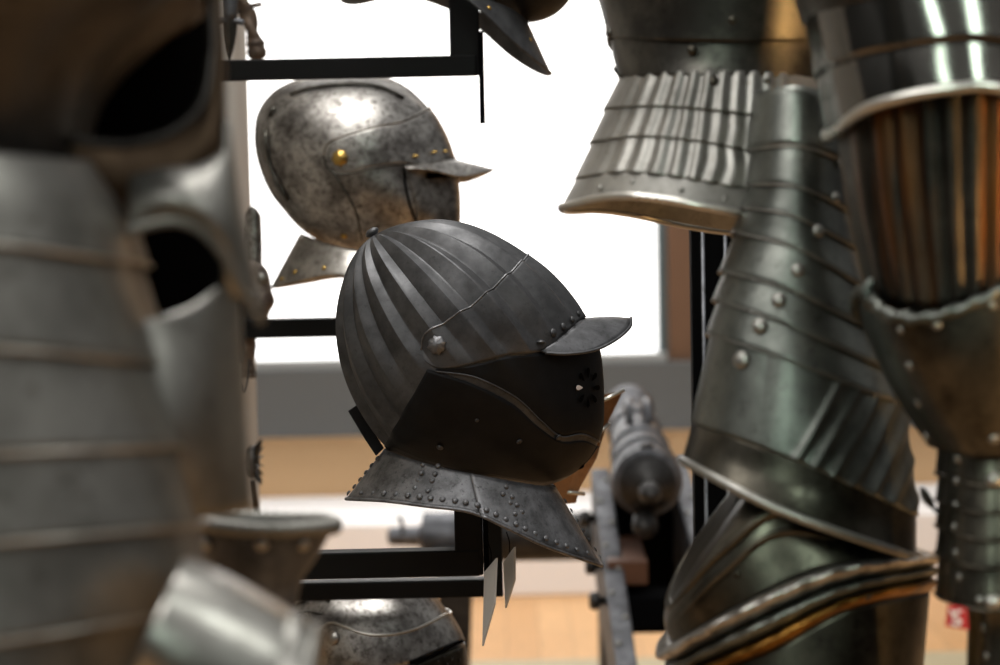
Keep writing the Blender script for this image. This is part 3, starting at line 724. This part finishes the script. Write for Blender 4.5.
for i in range(3):
    n_ = R[i+1]
    plate(ra, 'fauld_lame', [R[i], [( (a[0]+b[0])/2, (a[1]+b[1])/2) for a, b in zip(catmull(R[i],6), catmull(n_,6))], n_], D, [Wf_[i],(Wf_[i]+Wf_[i+1])/2,Wf_[i+1]], M['grey'], 240, 10, disp=fl(.0013,15), step=(-.0005,.0016))
plate(ra, 'fauld_rim', [R[3],R[4]], D, Wf_[3:], M['grey'], 50, 8, step=(0,.002), edge=[(1,.0028,M['bright'],0,0,'rolled_edge')])
for x, y, r in ((733,20,5.5),(692,50,5.5),(714,81,5.5),(766,119,4.5),(767,81,3.5)): ra.rivet(x,y,r,'dark')
for x, y in ((633,182),(681,190),(600,188),(725,199)): ra.rivet(x,y,3.2,'grey')
v, f = tubepath(catmull([P3(x,y,1.76) for x,y in ((614,67),(617,73),(622,77),(630,76))], 16), .0012, 8); mk('wire_hook', v, f, M['dark'], ra.o)
v, f = lathe(P3(613,26,1.76), P3(611,40,1.76), [(0,.001),(.3,.005),(.7,.005),(1,.001)], 12); mk('buckle', v, f, M['dark'], ra.o)
# thigh tasset
E = [[(753,98),(800,92),(845,106)], [(750,150),(800,147),(850,165)], [(749,185),(800,188),(850,212)], [(743,208),(795,217),(856,248)], [(736,233),(800,250),(868,290)], [(724,272),(790,291),(882,335)], [(718,301),(780,322),(895,372)], [(712,336),(770,354),(905,405)], [(696,424),(800,463),(915,515)], [(690,464),(785,512),(910,556)]]
WE = [.05,.055,.06,.062,.064,.068,.072,.076,.085,.088]
DT = 1.66
def up(a, b, f): return [(p[0]+(q[0]-p[0])*f, p[1]+(q[1]-p[1])*f) for p, q in zip(a, b)]
for i in range(7):
    plate(ra, 'tasset_lame', [up(E[i],E[i+1],-.12), E[i+1]], DT, WE[i:i+2], M['greygreen'], 40, 8, step=(-.001,.0022+.0002*i), edge=[(1,.0005,M['grey'],0,0,'lame_edge')])
def tfl(u, v):
    x = u+.25*v-.70
    if x < -.03: return 0
    q = x/.085; q = q-math.floor(q+.5)
    return .0026*math.exp(-(q/.2)**2)
plate(ra, 'tasset_plate', [up(E[7],E[8],-.04), E[8]], DT, WE[7:9], M['greygreen'], 260, 24, disp=tfl, step=(0,.003))
plate(ra, 'tasset_rim', [up(E[8],E[9],-.02), up(E[8],E[9],.5), E[9]], DT, [.086,.085,.09], M['dark2'], 60, 10, step=(.001,.005), edge=[(1,.0032,M['grey'],0,0,'rolled_edge')])
for x, y, r in ((840,164,5),(835,198,6.5),(818,231,7),(798,270,7.5),(779,300,8),(760,326,8.5),(742,360,10)): ra.rivet(x,y,r,'grey')
# thigh and knee
CT = [[(762,468),(800,450),(900,500)], [(672,602),(725,545),(790,505),(906,540)]]
b1a = [(672,643),(745,602),(830,566),(926,556)]; b1b = [(676,661),(752,622),(836,586),(930,568)]; b2b = [(679,673),(761,638),(841,599),(931,578)]; b3b = [(684,684),(770,652),(846,611),(930,592)]
bot1 = [(682,760),(800,750),(922,690)]; bot2 = [(700,960),(800,965),(900,950)]; bot3 = [(720,1150),(800,1160),(880,1150)]
DC = 1.68
plate(ra, 'thigh_plate', [CT[0], CT[1], b1a], DC, [.06,.08,.088], M['dark2'], 50, 20)
plate(ra, 'thigh_band', [up(CT[1],CT[1],0), [(x,y+12) for x,y in CT[1]]], DC, [.081,.083], M['dark2'], 50, 6, disp=lambda u,v: .004*math.sin(math.pi*v))
plate(ra, 'thigh_band', [[(x,y+22) for x,y in CT[1]], [(x,y+32) for x,y in CT[1]]], DC, [.084,.086], M['dark2'], 50, 6, disp=lambda u,v: .0035*math.sin(math.pi*v))
rp = lambda a: (lambda u, v: a*math.sin(math.pi*v)*(1+.12*math.sin(u*60+v*4)))
plate(ra, 'roped_band', [b1a,b1b], DC, [.09,.09], M['silver2'], 120, 8, disp=rp(.012))
plate(ra, 'roped_band', [b1b,b2b], DC, [.09,.09], M['greygreen'], 120, 8, disp=rp(.008))
plate(ra, 'warm_glint_band', [b2b,b3b], DC, [.09,.09], M['warmrope'], 120, 8, disp=rp(.006))  # golden tone paints a warm reflection onto this rope
plate(ra, 'knee_plate', [b3b, bot1, bot2], DC, [.089,.088,.07], M['dark2'], 50, 24)
plate(ra, 'greave', [[(712,945),(800,955),(895,940)], [(722,1200),(800,1210),(890,1200)], [(745,1800),(800,1805),(860,1800)], [(745,2100),(800,2110),(860,2100)]], DC, [.07,.072,.05,.052], M['dark2'], 40, 24)
for x, y in ((737,574),(868,597)): ra.rivet(x,y,4,'dark')
# foot and stand of the suit
fp = P3(800,2100,DC)
V = []
for k, (yy, w, hh) in enumerate(((.06,.04,.09),(0,.05,.1),(-.06,.05,.07),(-.12,.05,.045),(-.18,.02,.02))):
    for t in np.linspace(0,math.pi,12): V.append((fp[0]-.02+yy*1.2+ .0, fp[1]-w*math.cos(t), .045+hh*math.sin(t)))
mk('foot_plate', V, grid(5,12), M['dark2'], ra.o, solid=.002)
boxobj('base', (fp[0]-.2, fp[0]+.2, fp[1]-.25, fp[1]+.3, 0, .045), M['frameback'], ra.o, .004)
pz = P3(780,60,D); boxobj('support_pole', (pz[0]-.015, pz[0]+.015, pz[1]-.015, pz[1]+.015, .04, pz[2]), M['frame'], ra.o, .002)
# shoulder and arm, nearer the camera
DA = 1.5
plate(ra, 'shoulder_plate', [[(720,-330),(900,-420),(1090,-330)],[(765,-130),(900,-160),(1100,-130)],[(800,-12),(880,-28),(980,-34),(1108,-12)],[(812,16),(880,-2),(980,-10),(1112,20)]], DA, [.06,.1,.105,.105], M['dark'], 50, 18)
plate(ra, 'shoulder_lame', [[(810,8),(875,-8),(980,-14),(1110,12)],[(826,70),(872,54),(940,42),(1000,42),(1114,70)]], DA, [.103,.104], M['shine'], 50, 8, step=(0,.003))
plate(ra, 'shoulder_lame', [[(824,64),(872,48),(940,38),(1000,38),(1112,64)],[(832,105),(868,82),(910,70),(960,64),(1000,66),(1114,98)],[(840,132),(868,110),(910,97),(960,89),(1000,90),(1116,122)]], DA, [.102,.103,.104], M['shine'], 50, 10, step=(0,.003), edge=[(1,.0038,M['bright'],0,0,'rolled_edge')])
def afl(u, v):
    x = u*11; x -= math.floor(x); return .0042*(1-abs(2*x-1)**1.5)
plate(ra, 'upper_arm_plate', [[(846,105),(920,75),(1010,70),(1104,100)],[(858,200),(930,195),(1010,190),(1092,200)],[(880,298),(935,308),(1000,292),(1078,285)]], DA, [.085,.078,.07], M['warmglint'], 260, 16, disp=afl)
plate(ra, 'elbow_plate', [[(866,290),(885,313),(920,319),(960,309),(1000,292),(1086,255)],[(882,352),(930,366),(1000,352),(1088,325)],[(906,402),(950,416),(1000,412),(1082,400)],[(934,447),(970,457),(1010,456),(1068,440)]], DA, [.082,.078,.066,.05], M['warmglint'] if False else M['dark2'], 50, 20, edge=[(0,.0038,M['greygreen'],.25,420,'roped_edge')])
v, f = tubepath(catmull([P3(x,y,1.47) for x,y in ((884,311),(872,306),(866,296),(868,286),(874,282))], 20), .0035, 10); mk('curled_edge', v, f, M['greygreen'], ra.o)
for x, y, r in ((901,330,4),(937,325,5),(910,366,5),(919,403,5),(928,436,5.5),(992,305,5),(994,439,6),(885,318,4)): ra.rivet(x,y,r,'grey')
ED = [438,480,507,534,562,604]
for i in range(5):
    y0, y1 = ED[i]-6, ED[i+1]
    plate(ra, 'forearm_lame', [[(947,y0),(985,y0+6),(1052,y0-4)],[(948,y1-4),(985,y1+6),(1052,y1)]], 1.52, [.05,.051], M['dark2'], 34, 8, step=(0,.003), edge=[(1,.0013,M['dark2'],0,0,'lame_edge')])
plate(ra, 'gauntlet_cuff', [[(968,596),(994,604),(1060,596)],[(976,625),(1000,632),(1062,625)],[(976,700),(1005,706),(1066,700)],[(985,800),(1010,806),(1050,800)]], 1.52, [.045,.042,.045,.035], M['dark2'], 34, 16)
for x, y in ((958,459),(957,481),(956,505),(955,527),(956,553),(960,577),(980,600),(984,628),(987,656)): ra.rivet(x,y,4.2,'grey')
ra.rivet(994,480,8,'steel','boss'); ra.rivet(993,602,8,'steel','boss')
# leather strap end and red tag
v = []
spine = catmull([(921,487),(926,497),(933,507),(941,516)], 14)
for i, q in enumerate(spine):
    w = 5.2*math.sin(math.pi*min(1,(i+1)/11))**.7 if i < 10 else 2.2
    v += [P3(q[0]-w*.8,q[1]+w*.5,1.53), P3(q[0],q[1],1.526), P3(q[0]+w*.8,q[1]-w*.5,1.53)]
mk('strap', v, grid(14,3), M['leather'], ra.o, solid=.002, label='dark leather strap end')
tg = Thing('red_tag', P3(957,628,1.452), 'small red tag with a white mark hanging beside the armoured forearm', 'tag')
q = [(948,604),(967,608),(969,630),(945,626)]
v = [P3(x,y,1.452) for x,y in q]+[P3(x,y,1.4522) for x,y in q]
mk('card', v, [(0,1,2,3),(4,5,6,7),(0,1,5,4),(1,2,6,5),(2,3,7,6),(3,0,4,7)], M['red'], tg.o, smooth=False)
for pts in ([(962,611),(956,612),(953,617),(958,619),(961,622),(957,625),(951,623)], [(950,610),(953,613)]):
    v, f = tubepath(catmull([P3(x,y,1.451) for x,y in pts], 24), .0009, 6); mk('printed_mark', v, f, M['whitep'], tg.o)
v, f = tubepath([P3(957,605,1.452), P3(960,590,1.452)], .0006, 6); mk('string', v, f, M['void'], tg.o)
# ================================================================ LEFT ARMOUR, close to the camera
la = Thing('banded_armour', (float(P3(60,400,1.08)[0]), 1.08, 0), 'large blurred grey suit of armour with broad bands filling the left edge', 'armour')
DL = 1.1
plate(la, 'chest_plate', [[(-420,-260),(-100,-290),(250,-240)],[(-420,-60),(-100,-70),(214,-40)],[(-400,10),(-100,0),(172,-6)],[(-380,60),(-130,60),(112,52)],[(-360,110),(-150,110),(84,100)],[(-350,175),(-150,180),(76,165)]], 1.13, [.13,.14,.135,.12,.11,.1], M['chest'], 50, 30)
LB = [[(-300,150),(-60,150),(88,160)], [(-300,245),(-60,240),(128,262)], [(-300,350),(-60,346),(152,362)], [(-300,458),(-60,456),(176,446)], [(-300,548),(-60,546),(190,526)], [(-300,645),(-60,648),(190,610)], [(-300,760),(-60,765),(150,720)]]
for i in range(6):
    nx = LB[i+1]; rw = [up(LB[i],nx,-.06), nx] if i else [LB[0], [(-300,200),(-60,190),(112,205)], nx]
    plate(la, 'arm_band', rw, DL, .12, M['grey'], 50, 10, step=(0,.004), edge=[(1,.0012,M['bright'],0,0,'band_edge')])
plate(la, 'skirt', [[(-300,755),(-60,760),(155,715)],[(-340,1100),(-60,1110),(200,1090)]], DL, [.12,.13], M['grey'], 40, 8)
def sheet(T, name, cA, cB, dA, dB, mat, n=40, m=8, bulge=0, solid=.002, label=None, edge=None):
    a = catmull(cA, n+1); b = catmull(cB, n+1); G = np.zeros((m+1,n+1,3))
    for i in range(m+1):
        f = i/m
        for j in range(n+1):
            q = a[j]*(1-f)+b[j]*f
            g = j/n; da = dA[0]*(1-g)+dA[1]*g; db = dB[0]*(1-g)+dB[1]*g
            G[i,j] = P3(q[0], q[1], da*(1-f)+db*f-bulge*math.sin(math.pi*f)*math.sin(math.pi*g)**.5 - bulge*.6*math.sin(math.pi*g))
    N = gridnormals(G); N = -N if (N@CF).mean() > 0 else N
    T.add(G.reshape(-1,3), N.reshape(-1,3))
    mk(name, G.reshape(-1,3), grid(m+1,n+1), mat, T.o, solid=solid, label=label)
    if edge:
        for w, r, em in edge:
            v, f = tubepath(G[0 if w == 0 else -1], r, 8); mk('rolled_edge', v, f, em, T.o)
# body behind; a black backing stands in for shade in the two openings
plate(la, 'shade_backing', [[(-100,-200),(60,-210),(212,-200)],[(-100,60),(60,60),(210,40)],[(-80,180),(60,190),(216,180)],[(-60,330),(60,340),(232,330)]], 1.24, .03, M['void'], 30, 14, label='black backing added as the shade inside the armour openings')
I = [(70,140),(100,144),(132,144),(172,132),(201,104),(211,55),(210,10),(200,-60)]
O = [(70,190),(110,212),(150,216),(190,200),(222,160),(226,80),(224,20),(218,-60)]
sheet(la, 'armhole_plate', I, O, (1.1,1.18), (1.1,1.18), M['brown'], 60, 10, .006, edge=[(0,.0024,M['chest'])])
sheet(la, 'hip_flange', [(130,175),(160,168),(195,165),(222,150),(228,120)], [(126,232),(150,224),(182,222),(216,245),(262,322)], (1.09,1.12), (1.08,1.1), M['grey'], 40, 10, .015, edge=[(1,.0025,M['grey'])])
sheet(la, 'side_plate', [(140,322),(165,315),(195,303),(222,286),(240,292)], [(160,512),(190,517),(215,517),(235,514),(252,508)], (1.08,1.15), (1.08,1.15), M['grey'], 40, 20, .015)
sheet(la, 'side_strip', [(218,236),(221,250),(222,270),(222,295)], [(240,262),(243,275),(245,290),(246,300)], (1.12,1.14), (1.13,1.15), M['grey'], 10, 6, 0)
# flared cuff with roped rim
gp = Thing('flared_cuff', P3(262,615,1.34), 'dark flared armour cuff with a roped rim and round rivets at the lower left', 'cuff')
plate(gp, 'cuff', [[(188,523),(260,530),(334,527)],[(200,555),(262,562),(318,556)],[(215,590),(262,597),(300,588)],[(222,640),(262,647),(296,640)],[(222,800),(262,805),(296,800)]], 1.34, [.04,.033,.024,.02,.02], M['gun'], 40, 20, edge=[(0,.0042,M['grey'],.18,1100,'roped_rim')])
for x, y in ((262,544),(208,543),(303,544)): gp.rivet(x,y,7,'steel', lift=.001)
plate(la, 'elbow_guard', [[(182,560),(150,630),(112,710)],[(228,580),(192,662),(150,750)],[(272,604),(240,690),(197,780)],[(292,616),(262,702),(218,795)]], 1.02, [.045,.045,.042,.04], M['bright'], 40, 20, label='bright polished elbow guard')
plate(la, 'flared_lip', [[(290,613),(260,697),(216,792)],[(302,618),(283,700),(242,806)],[(314,632),(298,710),(262,816)]], 1.02, [.038,.041,.045], M['grey'], 40, 10, edge=[(1,.003,M['grey'],0,0,'rolled_edge')])
# posts that hold the left pieces, below the picture
for T_, x, d_, y0 in ((la,-60,1.1,1090),(gp,262,1.34,790)):
    q = P3(x,y0,d_); b_ = P3(x,y0,d_)
    boxobj('support_pole', (q[0]-.012,q[0]+.012,q[1]-.012,q[1]+.012,.02,q[2]+.05), M['frame'], T_.o, .002)
    boxobj('base', (q[0]-.09,q[0]+.09,q[1]-.09,q[1]+.09,0,.02), M['frameback'], T_.o, .002)
# ================================================================ LIGHT
def area(name, loc, target, size, power, col=(1,1,1), sy=None):
    L = bpy.data.lights.new(name, 'AREA'); L.energy = power; L.size = size; L.color = col
    if sy: L.shape = 'RECTANGLE'; L.size_y = sy
    o = bpy.data.objects.new(name, L); COL.objects.link(o); o.location = loc
    o.rotation_euler = (Vector(target)-Vector(loc)).to_track_quat('-Z','Y').to_euler(); return o
area('ceiling_light', (-.15,2.35,3.3), (0,2.5,1.4), 1.2, 46, (1,.985,.96), .8)
area('gallery_light', (-1.5,.9,3.2), (-.2,2.2,1.4), 1.0, 16, (1,.98,.96))
area('near_light', (-.9,.2,2.9), (-.3,1.1,1.4), .8, 11, (1,.985,.97))
area('side_light', (1.1,.6,3.0), (.35,1.65,1.4), .8, 6, (.95,1,.96))
wl = area('warm_light', (1.15,1.0,1.35), (.36,1.5,1.5), .08, .45, (1,.58,.22), .7); wl.data.spread = math.radians(34)
for kx, ky in ((940,44),(975,44)):      # two tall window panes behind the camera, mirrored in the shoulder plate
    p_, n_ = ra.snap(kx, ky); vd = (p_-C0)/np.linalg.norm(p_-C0); rd = vd-2*(vd@n_)*n_; rd /= np.linalg.norm(rd)
    q_ = p_+rd*2.2; wp_ = area('window_pane', q_, p_, .34, .45, (.78,1,.88), 1.2); wp_.data.spread = math.radians(24)
area('wall_wash', (0,6.9,3.2), (0,8.2,.4), 3.0, 68, (1,.97,.95), .5)
area('floor_wash', (.3,5.8,3.3), (.2,6.9,0), 2.4, 24, (1,.97,.93), 1.0)
W = bpy.data.worlds.new('world'); S.world = W; W.use_nodes = True
n = W.node_tree.nodes; l = W.node_tree.links
tc = n.new('ShaderNodeTexCoord'); sx = n.new('ShaderNodeSeparateXYZ'); l.new(tc.outputs['Generated'], sx.inputs[0])
rp_ = n.new('ShaderNodeValToRGB'); mr = n.new('ShaderNodeMapRange'); mr.inputs['From Min'].default_value = -1; l.new(sx.outputs['Z'], mr.inputs['Value'])
rp_.color_ramp.elements[0].position = .47; rp_.color_ramp.elements[0].color = (.014,.0135,.013,1)
rp_.color_ramp.elements[1].position = .85; rp_.color_ramp.elements[1].color = (.42,.42,.42,1)
l.new(mr.outputs[0], rp_.inputs[0]); l.new(rp_.outputs[0], n['Background'].inputs[0]); n['Background'].inputs[1].default_value = .9
S.view_settings.view_transform = 'Standard'; S.view_settings.look = 'None'
for o in bpy.data.objects:
    if '_l' in o: del o['_l']
